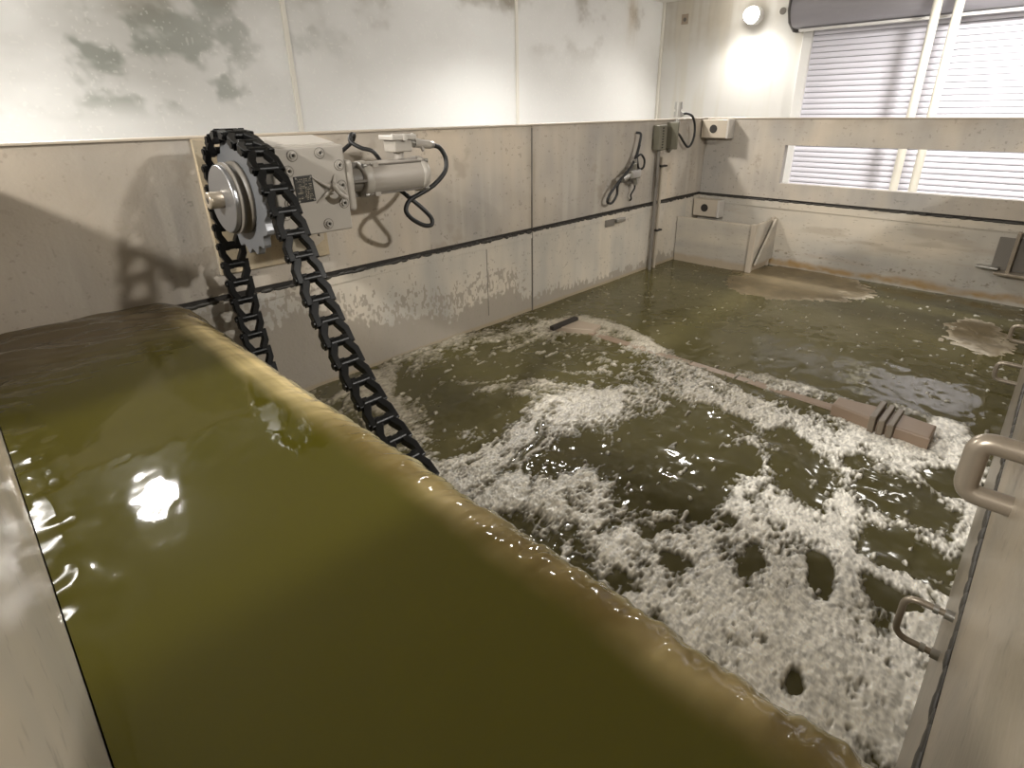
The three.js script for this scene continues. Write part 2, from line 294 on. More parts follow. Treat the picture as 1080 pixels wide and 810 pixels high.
tag(sheet('channel_water', 240, 480, (u, v) => {
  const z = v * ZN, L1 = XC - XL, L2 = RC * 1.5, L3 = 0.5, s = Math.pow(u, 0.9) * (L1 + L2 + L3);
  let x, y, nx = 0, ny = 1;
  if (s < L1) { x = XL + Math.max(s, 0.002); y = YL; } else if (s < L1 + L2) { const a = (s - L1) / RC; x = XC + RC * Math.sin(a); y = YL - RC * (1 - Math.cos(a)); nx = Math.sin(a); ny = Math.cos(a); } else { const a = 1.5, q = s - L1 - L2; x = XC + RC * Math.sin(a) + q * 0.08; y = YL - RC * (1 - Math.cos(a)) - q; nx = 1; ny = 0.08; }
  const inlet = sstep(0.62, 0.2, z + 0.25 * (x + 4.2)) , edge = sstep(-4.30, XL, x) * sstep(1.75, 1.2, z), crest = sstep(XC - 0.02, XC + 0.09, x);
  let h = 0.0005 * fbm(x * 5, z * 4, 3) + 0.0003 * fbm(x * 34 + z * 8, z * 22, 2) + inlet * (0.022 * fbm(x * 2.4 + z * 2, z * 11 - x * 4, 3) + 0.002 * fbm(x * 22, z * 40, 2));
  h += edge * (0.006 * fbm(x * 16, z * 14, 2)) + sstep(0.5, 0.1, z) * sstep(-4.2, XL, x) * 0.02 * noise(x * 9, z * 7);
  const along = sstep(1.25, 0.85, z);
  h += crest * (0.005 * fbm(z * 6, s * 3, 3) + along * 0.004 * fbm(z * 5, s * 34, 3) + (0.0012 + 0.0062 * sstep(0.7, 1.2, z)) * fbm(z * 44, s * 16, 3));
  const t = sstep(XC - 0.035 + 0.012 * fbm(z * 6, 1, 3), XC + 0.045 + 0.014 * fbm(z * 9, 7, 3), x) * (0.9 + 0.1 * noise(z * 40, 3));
  const streak = 1 + 0.14 * fbm(z * 45, s * 2, 3) + 0.30 * along * fbm(z * 4, s * 70, 3);  // lengthwise streaks on the far crest are highlights put into the colour
  const nearShade = clamp(sstep(0.95, 1.6, z + 0.3 * fbm(z * 3, 5, 2)) * (0.8 + 0.5 * fbm(z * 7, x * 12, 3))), lip = mix3(mix3(LIP, LIP_SHADE, nearShade), EDGE, sstep(XC + 0.055, XC + 0.09, x)).map((k) => k * streak);  // lip glows far off and dims near the viewer: light painted into the colour
  const c = mix3(mix3(OLIVE, [0.115, 0.090, 0.055], inlet), lip, t * sstep(0.05, 0.45, z));  // brown at the inlet is the back wall's reflection put into the water colour
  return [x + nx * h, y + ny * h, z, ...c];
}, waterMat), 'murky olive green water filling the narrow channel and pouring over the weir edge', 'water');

function basinHeight(x, z) {
  const turb = sstep(-1.95, -2.25, x), foot = sstep(-3.3, -3.75, x);
  return turb * (0.016 * fbm(x * 2.2, z * 2.4, 3) + 0.006 * fbm(x * 7, z * 7, 2) + 0.0022 * fbm(x * 22, z * 24, 2) + 0.0045 * Math.exp(-Math.pow((x + 3.25) / 0.3, 2) - Math.pow((z - 1.32) / 0.28, 2)) * fbm(x * 34, z * 48, 2)) + foot * 0.02 * fbm(x * 5, z * 5, 2) + (1 - turb) * (0.003 * fbm(x * 2.5, z * 3.2, 3) + 0.0011 * fbm(x * 14 + z * 6, z * 20 - x * 4, 2));
}
tag(sheet('basin_water', 560, 330, (u, v) => {
  const x = mix(-3.84, 0, u), z = mix(0, ZN, v), k = 1 + 0.25 * fbm(x * 2, z * 2, 3);
  return [x, YW + basinHeight(x, z), z, OLIVE_BASIN[0] * k, OLIVE_BASIN[1] * k, OLIVE_BASIN[2] * k];
}, waterBasinMat), 'churning brown-olive water of the wide basin below the weir', 'water');

// foam: each row is an ellipse of foam (or, with a negative weight, of open water): centre x z, two half axes, weight
const FOAM = [
  [-3.16, 2.01, 0.202, 0.344, -0.383, 0.083, 1.25],
  [-3.36, 1.82, -0.007, 0.255, -0.184, 0.015, 1.1],
  [-3.38, 2.14, 0.014, 0.165, -0.187, -0.009, 1.1],
  [-3.25, 1.58, 0.081, 0.333, -0.166, 0.059, 0.75],
  [-2.79, 2.22, 0.018, 0.054, -0.517, 0.015, 0.9],
  [-2.29, 1.47, -0.006, 0.356, -0.131, 0.035, 0.95],
  [-2.27, 1.85, 0.020, 0.308, -0.193, 0.028, 1.2],
  [-2.17, 2.10, 0.019, 0.131, -0.161, 0.010, 1.1],
  [-2.27, 1.20, -0.011, 0.266, -0.125, 0.046, 0.6],
  [-2.11, 0.93, -0.107, 0.327, -0.124, 0.046, 1.1],
  [-2.01, 0.59, 0.015, 0.232, -0.192, 0.111, 0.9],
  [-1.99, 1.51, 0.009, 0.271, -0.088, 0.022, 0.9],
  [-1.96, 2.12, 0.030, 0.083, -0.108, 0.009, 1.2],
  [-1.90, 1.94, 0.007, 0.128, -0.074, 0.008, 0.8],
  [-2.02, 0.43, 0.060, 0.217, -0.147, 0.100, 0.7],
  [-3.26, 0.97, 0.303, 0.074, -0.051, 0.083, 1],
  [-2.70, 0.98, 0.234, 0.192, -0.127, 0.104, 0.95],
  [-3.03, 0.93, 0.187, -0.003, -0.063, 0.109, 0.8],
  [-3.27, 1.26, 0.225, 0.120, -0.087, 0.096, 0.85],
  [-3.44, 1.07, 0.197, 0.088, -0.056, 0.089, 0.7],
  [-2.87, 1.18, 0.072, 0.163, -0.085, 0.051, 0.75],
  [-2.91, 0.04, 0.639, -0.076, -0.062, 0.123, 0.75],
  [-2.29, 0.24, 0.337, 0.105, -0.133, 0.145, 0.8],
  [-3.33, 0.36, 0.122, 0.009, -0.149, 0.337, 0.8],
  [-3.36, 0.60, 0.077, 0.025, -0.149, 0.278, 0.7],
  [-3.31, 0.17, 0.173, 0.008, -0.058, 0.137, 0.7],
  [-2.84, 0.65, 0.203, 0.117, -0.048, 0.054, 0.75],
  [-2.50, 1.60, 0.112, 0.088, -0.056, 0.025, 0.9],
  [-2.85, 1.70, 0.146, 0.032, -0.053, 0.052, 0.9],
  [-2.63, 1.70, 0.061, 0.018, -0.149, 0.106, 0.9],
  [-2.88, 1.56, 0.253, 0.174, -0.044, 0.028, 0.25],
  [-2.38, 0.71, 0.094, 0.274, -0.093, 0.061, 0.3],
  [-2.33, 1.67, 0.109, 0.173, -0.073, 0.023, 0.8],
  [-2.61, 1.79, -0.050, 0.108, -0.150, 0.007, -1.5],
  [-2.55, 2.08, -0.038, 0.131, -0.094, -0.002, -1.8],
  [-2.79, 2.11, 0.006, 0.110, -0.100, 0.003, -1.45],
  [-2.98, 2.14, 0.024, 0.043, -0.043, 0.005, -1.6],
  [-3.14, 1.86, 0.023, 0.040, -0.089, 0.026, -1],
  [-3.04, 2.00, 0.028, 0.010, -0.059, 0.045, -2.2],
  [-3.14, 1.78, -0.018, 0.054, -0.045, 0.000, -0.6],
  [-3.27, 1.71, 0.010, 0.041, -0.041, 0.011, -0.6],
  [-3.20, 1.61, 0.063, 0.042, -0.036, 0.028, -0.6],
  [-3.41, 1.63, 0.004, 0.073, -0.038, 0.008, -0.6],
  [-3.40, 2.02, 0.019, 0.020, -0.031, 0.011, -1.2],
  [-2.42, 1.90, 0.025, 0.058, -0.045, 0.009, -1.2],
  [-2.34, 2.15, -0.002, 0.063, -0.076, 0.001, -1.4],
  [-3.08, 0.66, 0.129, 0.182, -0.120, 0.125, -0.8],
  [-3.11, 0.30, 0.096, 0.052, -0.047, 0.073, -0.9],
  [-2.89, 0.30, 0.096, 0.051, -0.050, 0.068, -0.8],
  [-3.39, 0.07, 0.071, 0.016, -0.018, 0.044, -0.7],
  [-2.79, 1.37, 0.247, 0.322, -0.145, 0.081, -0.7],
  [-2.15, 0.78, -0.092, 0.429, -0.147, 0.066, -0.4],
  [-2.56, 0.50, 0.263, 0.201, -0.112, 0.110, -0.5],
  [-2.47, 1.51, 0.025, 0.063, -0.056, 0.020, -0.6],
  [-2.45, 1.68, 0.046, 0.050, -0.052, 0.019, -0.9],
  [-3.02, 1.48, 0.165, 0.180, -0.076, 0.046, -0.3],
  [-3.13, 1.17, 0.107, 0.032, -0.039, 0.051, -0.5],
  [-2.66, 1.93, 0.103, 0.261, -0.319, 0.056, 0.85],
  [-2.55, 1.67, 0.059, 0.144, -0.126, 0.038, 0.45],
  [-2.65, 2.17, 0.004, 0.060, -0.296, 0.004, 0.7],
  [-3.19, 0.79, 0.422, 0.328, -0.345, 0.425, 0.28],
  [-2.80, 0.94, 0.322, 0.345, -0.368, 0.304, 0.15],
  [-2.17, 1.01, -0.071, 0.322, -0.196, 0.072, 0.3],
  [-1.25, 2.13, 0.180, 0.063, -0.234, 0.052, 0.35],
  [-1.44, 2.10, 0.033, 0.036, -0.089, 0.012, 0.2],
];
const FOAM_E = FOAM.map(([cx, cz, ux, uz, vx, vz, w]) => { const det = ux * vz - uz * vx; return [cx, cz, vz / det, -vx / det, -uz / det, ux / det, w, Math.hypot(ux, uz) * 1.7 + Math.hypot(vx, vz) * 1.7]; });
const EDDIES = [[-3.09, 0.68, 0.4, 1.5], [-3.12, 0.27, 0.22, -1.4], [-2.50, 1.01, 0.3, 1.1], [-3.17, 1.20, 0.24, -1.2]];
function foamField(x0, z0) {
  const x = x0 + 0.05 * fbm(x0 * 5, z0 * 5, 3), z = z0 + 0.05 * fbm(x0 * 5 + 31, z0 * 5, 3);
  let sx = x, sz = z;                         // lacy strands wound up by three eddies
  for (const [ex, ez, er, tw] of EDDIES) { const dx = sx - ex, dz = sz - ez, a = tw * Math.exp(-(dx * dx + dz * dz) / (er * er)), c = Math.cos(a), s = Math.sin(a); sx = ex + dx * c - dz * s; sz = ez + dx * s + dz * c; }
  let plus = 0, minus = 0;
  for (const [cx, cz, a, b, c, d, w, reach] of FOAM_E) {
    const dx = x - cx, dz = z - cz; if (Math.abs(dx) > reach || Math.abs(dz) > reach) continue;
    const p = a * dx + b * dz, q = c * dx + d * dz, r2 = p * p + q * q; if (r2 > 4) continue;
    const g = w * Math.exp(-Math.pow(r2, 1.6)); if (g > 0) plus += g; else minus += g;
  }
  const left = sstep(-1.9, -2.1, x0);
  let f = -0.56 + Math.min(plus, 1.12) + minus;
  const ridge = 1 - Math.abs(fbm(sx * 6, sz * 8, 3)) * 2.6, ridge2 = 1 - Math.abs(fbm(sx * 15 + 8, sz * 21, 2)) * 2.4;   // lacy strands
  f += (0.32 * ridge + 0.24 * ridge2 - 0.30 + 0.20 * fbm(x * 5 + 3, z * 7, 2)) * mix(0.45, 1, left);
  const laceZone = left * sstep(1.5, 1.1, z0 + 0.4 * fbm(x0 * 2, z0 * 2, 2)) * clamp(1 + minus * 0.7);
  f = Math.max(f, laceZone * (0.55 * ridge + 0.32 * ridge2 - 0.56) + (1 - laceZone) * -1);
  const pores = 0.24 * noise(x0 * 46, z0 * 100) + 0.22 * noise(x0 * 100 + 4, z0 * 200);
  const speck = noise(x0 * 30 + 3, z0 * 44);
  if (speck > 0.78) f = Math.max(f, (speck - 0.78) * 2.8 * sstep(-1.1, -0.55, f) * mix(0.4, 1, left));
  return f + 0.08 * left + pores * mix(0.5, 0.9, left);
}
function heightfield(name, x0, x1, z0, z1, cell, field, rise, colour, mat, parent) {
  const n = Math.ceil((x1 - x0) / cell), m = Math.ceil((z1 - z0) / cell), F = new Float32Array((n + 1) * (m + 1));
  for (let j = 0, k = 0; j <= m; j++) for (let i = 0; i <= n; i++, k++) F[k] = field(x0 + (x1 - x0) * i / n, z0 + (z1 - z0) * j / m);
  const id = new Int32Array(F.length).fill(-1), pos = [], col = [], idx = [];
  const put = (i, j) => {
    const k = j * (n + 1) + i; if (id[k] >= 0) return id[k];
    const x = x0 + (x1 - x0) * i / n, z = z0 + (z1 - z0) * j / m, f = F[k];
    pos.push(x, YW + basinHeight(x, z) + rise(f, x, z), z); col.push(...colour(f, x, z)); return (id[k] = pos.length / 3 - 1);
  };
  for (let j = 0; j < m; j++) for (let i = 0; i < n; i++) {
    const k = j * (n + 1) + i; if (Math.max(F[k], F[k + 1], F[k + n + 1], F[k + n + 2]) < 0) continue;
    const a = put(i, j), b = put(i + 1, j), c = put(i, j + 1), d = put(i + 1, j + 1); idx.push(a, c, b, b, c, d);
  }
  const g = new THREE.BufferGeometry();
  g.setAttribute('position', new THREE.Float32BufferAttribute(pos, 3)); g.setAttribute('color', new THREE.Float32BufferAttribute(col, 3)); g.setIndex(idx); g.computeVertexNormals();
  const o = new THREE.Mesh(g, mat); o.name = parent ? childName(parent, name) : numbered(name); o.castShadow = o.receiveShadow = true; (parent ?? scene).add(o); return o;
}
const foamMat = new THREE.MeshPhysicalMaterial({ vertexColors: true, roughness: 0.42 });
const foamRise = (f, x, z) => clamp(f * 0.016, -0.005, 0.0075) + (f > 0 ? 0.0026 * Math.min(1, f * 5) * Math.abs(noise(x * 150, z * 190)) : 0);
const foamColour = (f, x, z) => {
  const t = sstep(-0.02, 0.55, f), k = 1 + 0.36 * noise(x * 60, z * 150) + 0.24 * noise(x * 150, z * 260) + 0.15 * fbm(x * 4, z * 4, 2), near = clamp(sstep(-2.4, -3.3, x) + sstep(1.3, 1.9, z)) * sstep(0.5, 1.5, z);
  return mix3([0.105, 0.092, 0.05], mix3([0.33, 0.295, 0.23], [0.80, 0.77, 0.70], near), t).map((q) => q * k);
};
const foam = thing('foam', 'patchy dirty white foam floating on the churning basin water', 'foam', [0, 0, 0]); foam.userData.kind = 'stuff';
heightfield('foam_near', -3.8, -2.0, 0.55, ZN, 0.0036, foamField, foamRise, foamColour, foamMat, foam);
heightfield('foam_far', -3.8, -2.0, 0.004, 0.55, 0.006, foamField, foamRise, foamColour, foamMat, foam);
heightfield('foam_right', -2.0, -0.01, 0.004, ZN, 0.007, foamField, foamRise, foamColour, foamMat, foam);
// brown scum below the corner box and by the near wall
const scumField = (x, z) => {
  const e = (cx, cz, rx, rz) => Math.pow((x - cx) / rx, 2) + Math.pow((z - cz) / rz, 2);
  const w = 0.9 * fbm(x * 4, z * 4, 5);
  return Math.max(1 - e(-0.42, 1.0, 0.42, 0.44) + w, (1 - e(-0.75, 2.02, 0.28, 0.16)) * 0.7 + w - 0.15) + 0.3 * noise(x * 50, z * 50) * 0.5;
};
const scum = heightfield('scum', -1.3, -0.004, 0.4, ZN, 0.009, scumField, (f, x, z) => clamp(f * 0.03, -0.006, 0.004) + 0.002 * Math.abs(noise(x * 70, z * 70)), (f, x, z) => { const k = 1 + 0.25 * fbm(x * 14, z * 14, 3), rim = sstep(0.28, 0.05, f); return mix3([0.15, 0.115, 0.062], [0.36, 0.31, 0.23], rim * 0.7 * sstep(0.85, 1.3, z)).map((q) => q * k); }, new THREE.MeshPhysicalMaterial({ vertexColors: true, roughness: 0.5 }));
scum.userData = { label: 'brown scum film drifting on calm water below the corner box', category: 'scum', kind: 'stuff' };

// ---------------------------------------------------------------- skimmer beam across the basin
{
  const t = thing('skimmer_board', 'half sunken wooden board with block ends lying across the foamy basin', 'board', [-2.08, YW, 1.1]);
  addAt('long_board', box(-2.10, YW - 0.10, 0.32, -2.05, YW + 0.005, 2.05, 0.006), M.wood, t);
  const farBlock = addAt('end_block', extrude([[-2.2, -0.31], [-2.08, -0.52], [-2.0, -0.50], [-2.04, -0.29]], 0.035, 0.004).rotateX(-Math.PI / 2).translate(0, YW - 0.012, 0), M.woodPale, t);
  addAt('wear_strip', box(-2.235, YW + 0.022, 0.335, -2.02, YW + 0.045, 0.365, 0.004), M.hole, farBlock);
  const nearBlock = addAt('end_block', extrude([[-2.13, -1.74], [-2.16, -1.90], [-2.17, -2.06], [-2.06, -2.06], [-2.04, -1.90], [-2.06, -1.74]], 0.06, 0.006).rotateX(-Math.PI / 2).translate(0, YW - 0.02, 0), M.wood, t);
  for (const z of [1.885, 1.915, 1.945]) addAt('clamp_band', box(-2.185, YW - 0.03, z - 0.011, -2.02, YW + 0.062 - (z - 1.915) * 0.2, z + 0.011, 0.005), M.band, nearBlock);
}
// ---------------------------------------------------------------- corner box at the right wall
{
  const t = thing('corner_box', 'open-topped steel box fixed low in the far corner of the basin', 'box', [-0.17, TB, 0.3]);
  addAt('front_panel', box(-0.335, -1.45, 0.006, -0.32, -0.712, 0.628, 0.004), M.box, t);
  addAt('side_panel', box(-0.32, -1.45, 0.613, -0.004, -0.712, 0.628, 0.004), M.box, t);
  addAt('rib', box(-0.348, -1.45, 0.60, -0.315, -0.705, 0.637, 0.005), M.rim, t);
  addAt('rib', box(-0.03, -1.2, 0.612, -0.002, -0.69, 0.64, 0.005), M.rim, t);
  addAt('floor_panel', box(-0.32, -1.46, 0.006, -0.004, -1.445, 0.628), M.box, t);
  // tilted deflector plate beside the box
  const d = extrude([[0, 0], [0.30, 0], [0.02, 0.30], [0, 0.30]], 0.012, 0.002).rotateY(Math.PI).translate(-0.004, -1.005, 0.655);
  addAt('gusset', d, M.box, t);
}
function knockoutBox(label, y, z0, z1, x0) {
  const t = thing('fixing_box', label, 'bracket', [(x0 - 0.004) / 2, y - 0.066, (z0 + z1) / 2]);
  addAt('housing', box(x0, y - 0.066, z0, -0.004, y + 0.066, z1, 0.006), M.rim, t);
  addAt('round_hole', cyl([x0 - 0.002, y, (z0 + z1) / 2 - 0.01], [x0 + 0.03, y, (z0 + z1) / 2 - 0.01], 0.03, 0.03, 24), M.hole, t);
  addAt('side_flange', box(x0 - 0.004, y - 0.068, z1 - 0.012, -0.004, y + 0.068, z1 + 0.004, 0.003), M.castLight, t);
}
knockoutBox('square steel bracket with a round hole under the tank rim in the far corner', -0.078, 0.01, 0.225, -0.1);
knockoutBox('square steel bracket with a round hole below the panel joint in the far corner', -0.668, 0.01, 0.225, -0.1);

// ---------------------------------------------------------------- gearmotor, sprocket and chain
{
  const t = thing('gearmotor', 'grey gearmotor with a square gearbox and round motor mounted on the tank wall', 'gearmotor', [-3.4, -0.32, 0.02]);
  const X0 = -3.60, X1 = -3.352, Y0 = -0.312, Y1 = -0.034, Z0 = 0.17, ZF = 0.36;
  const plateM = addAt('mounting_plate', extrude([[-3.71, -0.478], [-3.283, -0.478], [-3.283, -0.012], [-3.71, -0.012]], 0.014, 0.003).translate(0, 0, 0.003), texMat(makeTex(256, 256, 0, 0.5, -0.4, 0.4, (x, y) => plate(x * 3, y * 3, [0.36, 0.30, 0.21], 90)), 0.5), t);
  addAt('slotted_bracket', extrude([[-3.40, -0.40], [-3.36, -0.42], [-3.325, -0.40], [-3.325, -0.2], [-3.40, -0.2]], 0.012, 0.003, [[[-3.352, -0.39], [-3.338, -0.39], [-3.338, -0.28], [-3.352, -0.28]]]).translate(0, 0, 0.06), M.rim, t);
  addAt('base_block', box(X0 + 0.03, Y0 + 0.05, 0.017, X1 - 0.02, Y1 - 0.06, Z0 + 0.01, 0.008), M.castDark, t);
  const h = addAt('gearbox_housing', [extrude([[-Z0, Y0], [-Z0, Y1 + 0.024], [-ZF + 0.02, Y1 - 0.001], [-ZF + 0.02, Y0]], X1 - X0 - 0.008, 0.004).rotateY(Math.PI / 2).translate(X0 + 0.004, 0, 0), box(X0 - 0.004, Y0 - 0.006, ZF - 0.022, X1 + 0.004, Y1 + 0.003, ZF, 0.007)], M.castGrey, t);
  addAt('top_face', extrude([[-Z0 - 0.012, Y1 + 0.02], [-Z0 - 0.012, Y1 + 0.0295], [-ZF + 0.03, Y1 + 0.0085], [-ZF + 0.03, Y1 - 0.004]], X1 - X0 - 0.024, 0.001).rotateY(Math.PI / 2).translate(X0 + 0.012, 0, 0), M.castLight, h);
  for (const [x, z] of [[-3.53, 0.24], [-3.47, 0.22]]) addAt('top_plug', cyl([x, Y1, z], [x, Y1 + 0.028 - (z - Z0) * 0.145, z], 0.012), M.castDark, h);
  const BP = [[-3.532, -0.058], [-3.437, -0.055], [-3.585, -0.105], [-3.553, -0.105], [-3.372, -0.098], [-3.372, -0.225], [-3.535, -0.286], [-3.441, -0.288], [-3.565, -0.205], [-3.372, -0.165], [-3.585, -0.24]];
  for (const [x, y] of BP) {
    const b = addAt('bolt_boss', cyl([x, y, ZF - 0.004], [x, y, ZF + 0.003], 0.0165, 0.0155, 24), M.castGrey, t);
    addAt('bolt', lathe([[0.0045, 0.001], [0.0045, 0.007], [0.0095, 0.007], [0.0105, 0.005], [0.0105, 0]], 20).rotateX(Math.PI / 2).translate(x, y, ZF + 0.002), M.bolt, b);
    addAt('recess', lathe([[0.0165, 0.0006], [0.0185, 0.0006], [0.0185, 0.0012], [0.0165, 0.0012]], 28).rotateX(Math.PI / 2).translate(x, y, ZF), M.castDark, b);
    addAt('socket', cyl([x, y, ZF], [x, y, ZF + 0.004], 0.005, 0.005, 6), M.hole, b);
  }
  // nameplate: black with rows of fine pale print too small to read
  const r = rng(3), rows = [];
  const plateTex = makeTex(128, 160, 0, 0.064, 0, 0.085, (x, y) => {
    const row = Math.floor(y / 0.0055), fy = (y / 0.0055) % 1, m = x > 0.006 && x < 0.058 && y > 0.008 && y < 0.078;
    const on = m && fy > 0.35 && fy < 0.8 && lat(Math.floor(x / 0.0018), row) > 0.05 && lat(Math.floor(x / 0.012), row + 50) > -0.5;
    const line = m && (Math.abs(x - 0.034) < 0.0006 || fy < 0.08 && row % 3 === 0);
    return on || line ? [0.30, 0.26, 0.20] : [0.012, 0.011, 0.009];
  });
  const np = addAt('nameplate', box(0, 0, 0, 0.064, 0.085, 0.003, 0.001), texMat(plateTex, 0.4), { position: new THREE.Vector3(), add: (m) => t.add(m), userData_names: (t.userData_names ??= {}) });
  np.position.set(-3.538 + 3.4, -0.208 + 0.32, ZF - 0.02); np.rotation.z = 0.03; np.userData = { label: 'black nameplate with rows of fine pale print' };
  for (const [x, y] of [[0.006, 0.006], [0.058, 0.006], [0.006, 0.079], [0.058, 0.079]]) add('rivet', cyl([x, y, 0.002], [x, y, 0.005], 0.003, 0.003, 10), M.zinc, np);
  addAt('sticker', box(-3.573, -0.195, ZF, -3.561, -0.160, ZF + 0.0012), M.sticker, t);
  // cast lifting eye with webs
  const EX = -3.415, EY = -0.172;
  const eye = addAt('lifting_eye', [new THREE.TorusGeometry(0.026, 0.0085, 14, 36).applyQuaternion(new THREE.Quaternion().setFromUnitVectors(new THREE.Vector3(0, 0, 1), new THREE.Vector3(0.6, 0.62, 0.5).normalize())).translate(EX + 0.02, EY - 0.008, ZF + 0.028), cyl([EX, EY, ZF - 0.002], [EX, EY, ZF + 0.012], 0.022, 0.016)], M.castGrey, t);
  for (const [dx, dy] of [[-0.06, 0.042], [-0.056, -0.042], [0.022, 0.045]]) addAt('web', cyl([EX + dx, EY + dy, ZF], [EX, EY, ZF + 0.016], 0.003, 0.008, 8), M.castGrey, eye);
  // motor
  const MY = -0.163, MZ = 0.265, mx = (x) => [x, MY, MZ];
  addAt('flange', [box(X1 + 0.004, MY - 0.095, MZ - 0.095, X1 + 0.034, MY + 0.08, MZ + 0.095, 0.012)], M.castGrey, t);
  addAt('flange_gap', box(X1 - 0.004, MY - 0.085, MZ - 0.085, X1 + 0.008, MY + 0.07, MZ + 0.085), M.hole, t);
  const ad = addAt('adapter_ring', [cyl(mx(-3.32), mx(-3.225), 0.045, 0.045, 32), box(-3.32, MY - 0.004, MZ - 0.062, -3.225, MY + 0.004, MZ + 0.062), box(-3.32, MY - 0.062, MZ - 0.004, -3.225, MY + 0.062, MZ + 0.004)], M.castDark, t);
  addAt('end_bell', lathe([[0.0, 0], [0.058, 0], [0.066, 0.006], [0.067, 0.03], [0.063, 0.034]], 48).rotateZ(-Math.PI / 2).translate(-3.25, MY, MZ), M.castGrey, t);
  addAt('motor_body', cyl(mx(-3.222), mx(-2.985), 0.0625, 0.0625, 56), M.motor, t);
  addAt('end_bell', lathe([[0.063, 0], [0.068, 0.003], [0.068, 0.02], [0.063, 0.032], [0.045, 0.04], [0, 0.042]], 48).rotateZ(-Math.PI / 2).translate(-2.99, MY, MZ), M.castGrey, t);
  for (const [a, b] of [[0.9, 0.066], [2.3, 0.066], [-0.95, 0.066], [-2.2, 0.066]]) {
    const y = MY + Math.sin(a) * b, z = MZ + Math.cos(a) * b;
    const rod = addAt('tie_rod', cyl([-3.245, y, z], [-2.965, y, z], 0.0035, 0.0035, 10), M.castDark, t);
    addAt('nut', cyl([-2.975, y, z], [-2.957, y, z], 0.009, 0.009, 6), M.zinc, rod);
    addAt('nut', cyl([-3.25, y, z], [-3.236, y, z], 0.009, 0.009, 6), M.zinc, rod);
    addAt('lug', box(-3.21, y - 0.008, z - 0.008, -3.185, y + 0.008, z + 0.008, 0.003), M.castGrey, rod);
  }
  const jb = addAt('terminal_box', [box(-3.10, -0.075, MZ - 0.038, -3.018, -0.030, MZ + 0.038, 0.006), cyl([-3.06, -0.1, MZ], [-3.06, -0.072, MZ], 0.02)], M.castGrey, t);
  addAt('box_lid', box(-3.115, -0.031, MZ - 0.048, -3.003, -0.012, MZ + 0.048, 0.005), M.castLight, jb);
  addAt('lid_lug', [box(-3.066, -0.034, MZ + 0.044, -3.05, -0.008, MZ + 0.054, 0.003), box(-3.108, -0.02, MZ + 0.03, -3.098, -0.007, MZ + 0.04, 0.003), box(-3.018, -0.02, MZ + 0.03, -3.008, -0.007, MZ + 0.04, 0.003)], M.castLight, jb);
  const cf = addAt('conduit_fitting', [cyl([-3.02, -0.044, MZ], [-2.995, -0.046, MZ], 0.011), cyl([-2.985, -0.046, MZ], [-2.905, -0.056, MZ], 0.0175, 0.0165), cyl([-2.955, -0.055, MZ + 0.006], [-2.95, -0.078, MZ + 0.014], 0.007)], M.castGrey, t);
  addAt('lock_nut', cyl([-3.0, -0.045, MZ], [-2.986, -0.046, MZ], 0.0165, 0.0165, 6), M.zinc, cf);
  addAt('lock_nut', cyl([-2.906, -0.056, MZ], [-2.89, -0.058, MZ], 0.0165, 0.014, 6), M.zinc, cf);
  const wire = add('cable', tube([[-2.892, -0.058, MZ], [-2.855, -0.072, MZ], [-2.833, -0.115, MZ + 0.006], [-2.845, -0.165, MZ + 0.01], [-2.90, -0.215, MZ], [-2.96, -0.245, MZ - 0.015], [-3.02, -0.265, MZ - 0.01], [-3.05, -0.30, MZ], [-3.03, -0.335, MZ + 0.004], [-2.97, -0.372, MZ], [-2.925, -0.378, MZ - 0.004], [-2.918, -0.352, MZ - 0.01], [-2.95, -0.31, MZ - 0.02], [-3.0, -0.255, MZ - 0.05], [-3.04, -0.2, MZ - 0.1]], 0.0095, 160, 10), M.cable);
  tag(wire, 'thick black cable looping off the end of the gearmotor', 'cable');
  const hook = add('cable', tube([[-3.08, -0.14, 0.19], [-3.13, -0.075, 0.2], [-3.17, -0.058, 0.18], [-3.195, -0.035, 0.15], [-3.185, -0.012, 0.14], [-3.16, -0.012, 0.12], [-3.15, -0.04, 0.08], [-3.17, -0.08, 0.02]], 0.008, 80, 10), M.cable);
  tag(hook, 'short black cable hooked up between gearbox and motor behind', 'cable');
}
const SX = -3.68, SY = -0.178, SZ = 0.29, SR = 0.17, PITCH = 0.0663;
{
  const t = thing('sprocket', 'large toothed steel sprocket with a round hub plate carrying the black chain', 'sprocket', [SX, SY, SZ]);
  const N = 17, pts = [];
  for (let i = 0; i < N * 8; i++) { const a = i / (N * 8) * 2 * Math.PI, k = (i % 8) / 8, r = SR + 0.012 * Math.max(0, Math.cos((k - 0.5) * 2 * Math.PI)) - 0.008 * Math.max(0, Math.cos(k * 2 * Math.PI)); pts.push([Math.cos(a) * r, Math.sin(a) * r]); }
  add('toothed_disc', extrude(pts, 0.02, 0.002).rotateY(-Math.PI / 2).translate(0.012, 0, 0), M.sprocket, t);
  const ax = (p) => lathe(p, 56).rotateZ(Math.PI / 2);
  const hub = add('hub', ax([[0.0, 0.008], [0.112, 0.008], [0.112, 0.022], [0.098, 0.026], [0.098, 0.036], [0.110, 0.040], [0.110, 0.05], [0.0, 0.05]]), M.castDark, t);
  add('hub_plate', ax([[0.0, 0.05], [0.100, 0.05], [0.103, 0.053], [0.103, 0.064], [0.1, 0.067], [0.0, 0.067]]), M.steel, t);
  const sh = add('shaft_end', [ax([[0, 0.06], [0.026, 0.06], [0.026, 0.105], [0.022, 0.109], [0.010, 0.109], [0.010, 0.102], [0, 0.102]])], M.brass, t);
  add('centre_hole', ax([[0, 0.1], [0.0095, 0.1], [0.0095, 0.1085], [0, 0.1085]]), M.hole, sh);
  add('shaft', cyl([-0.01, 0, 0], [0.1, 0, 0], 0.03), M.steel, t);
}
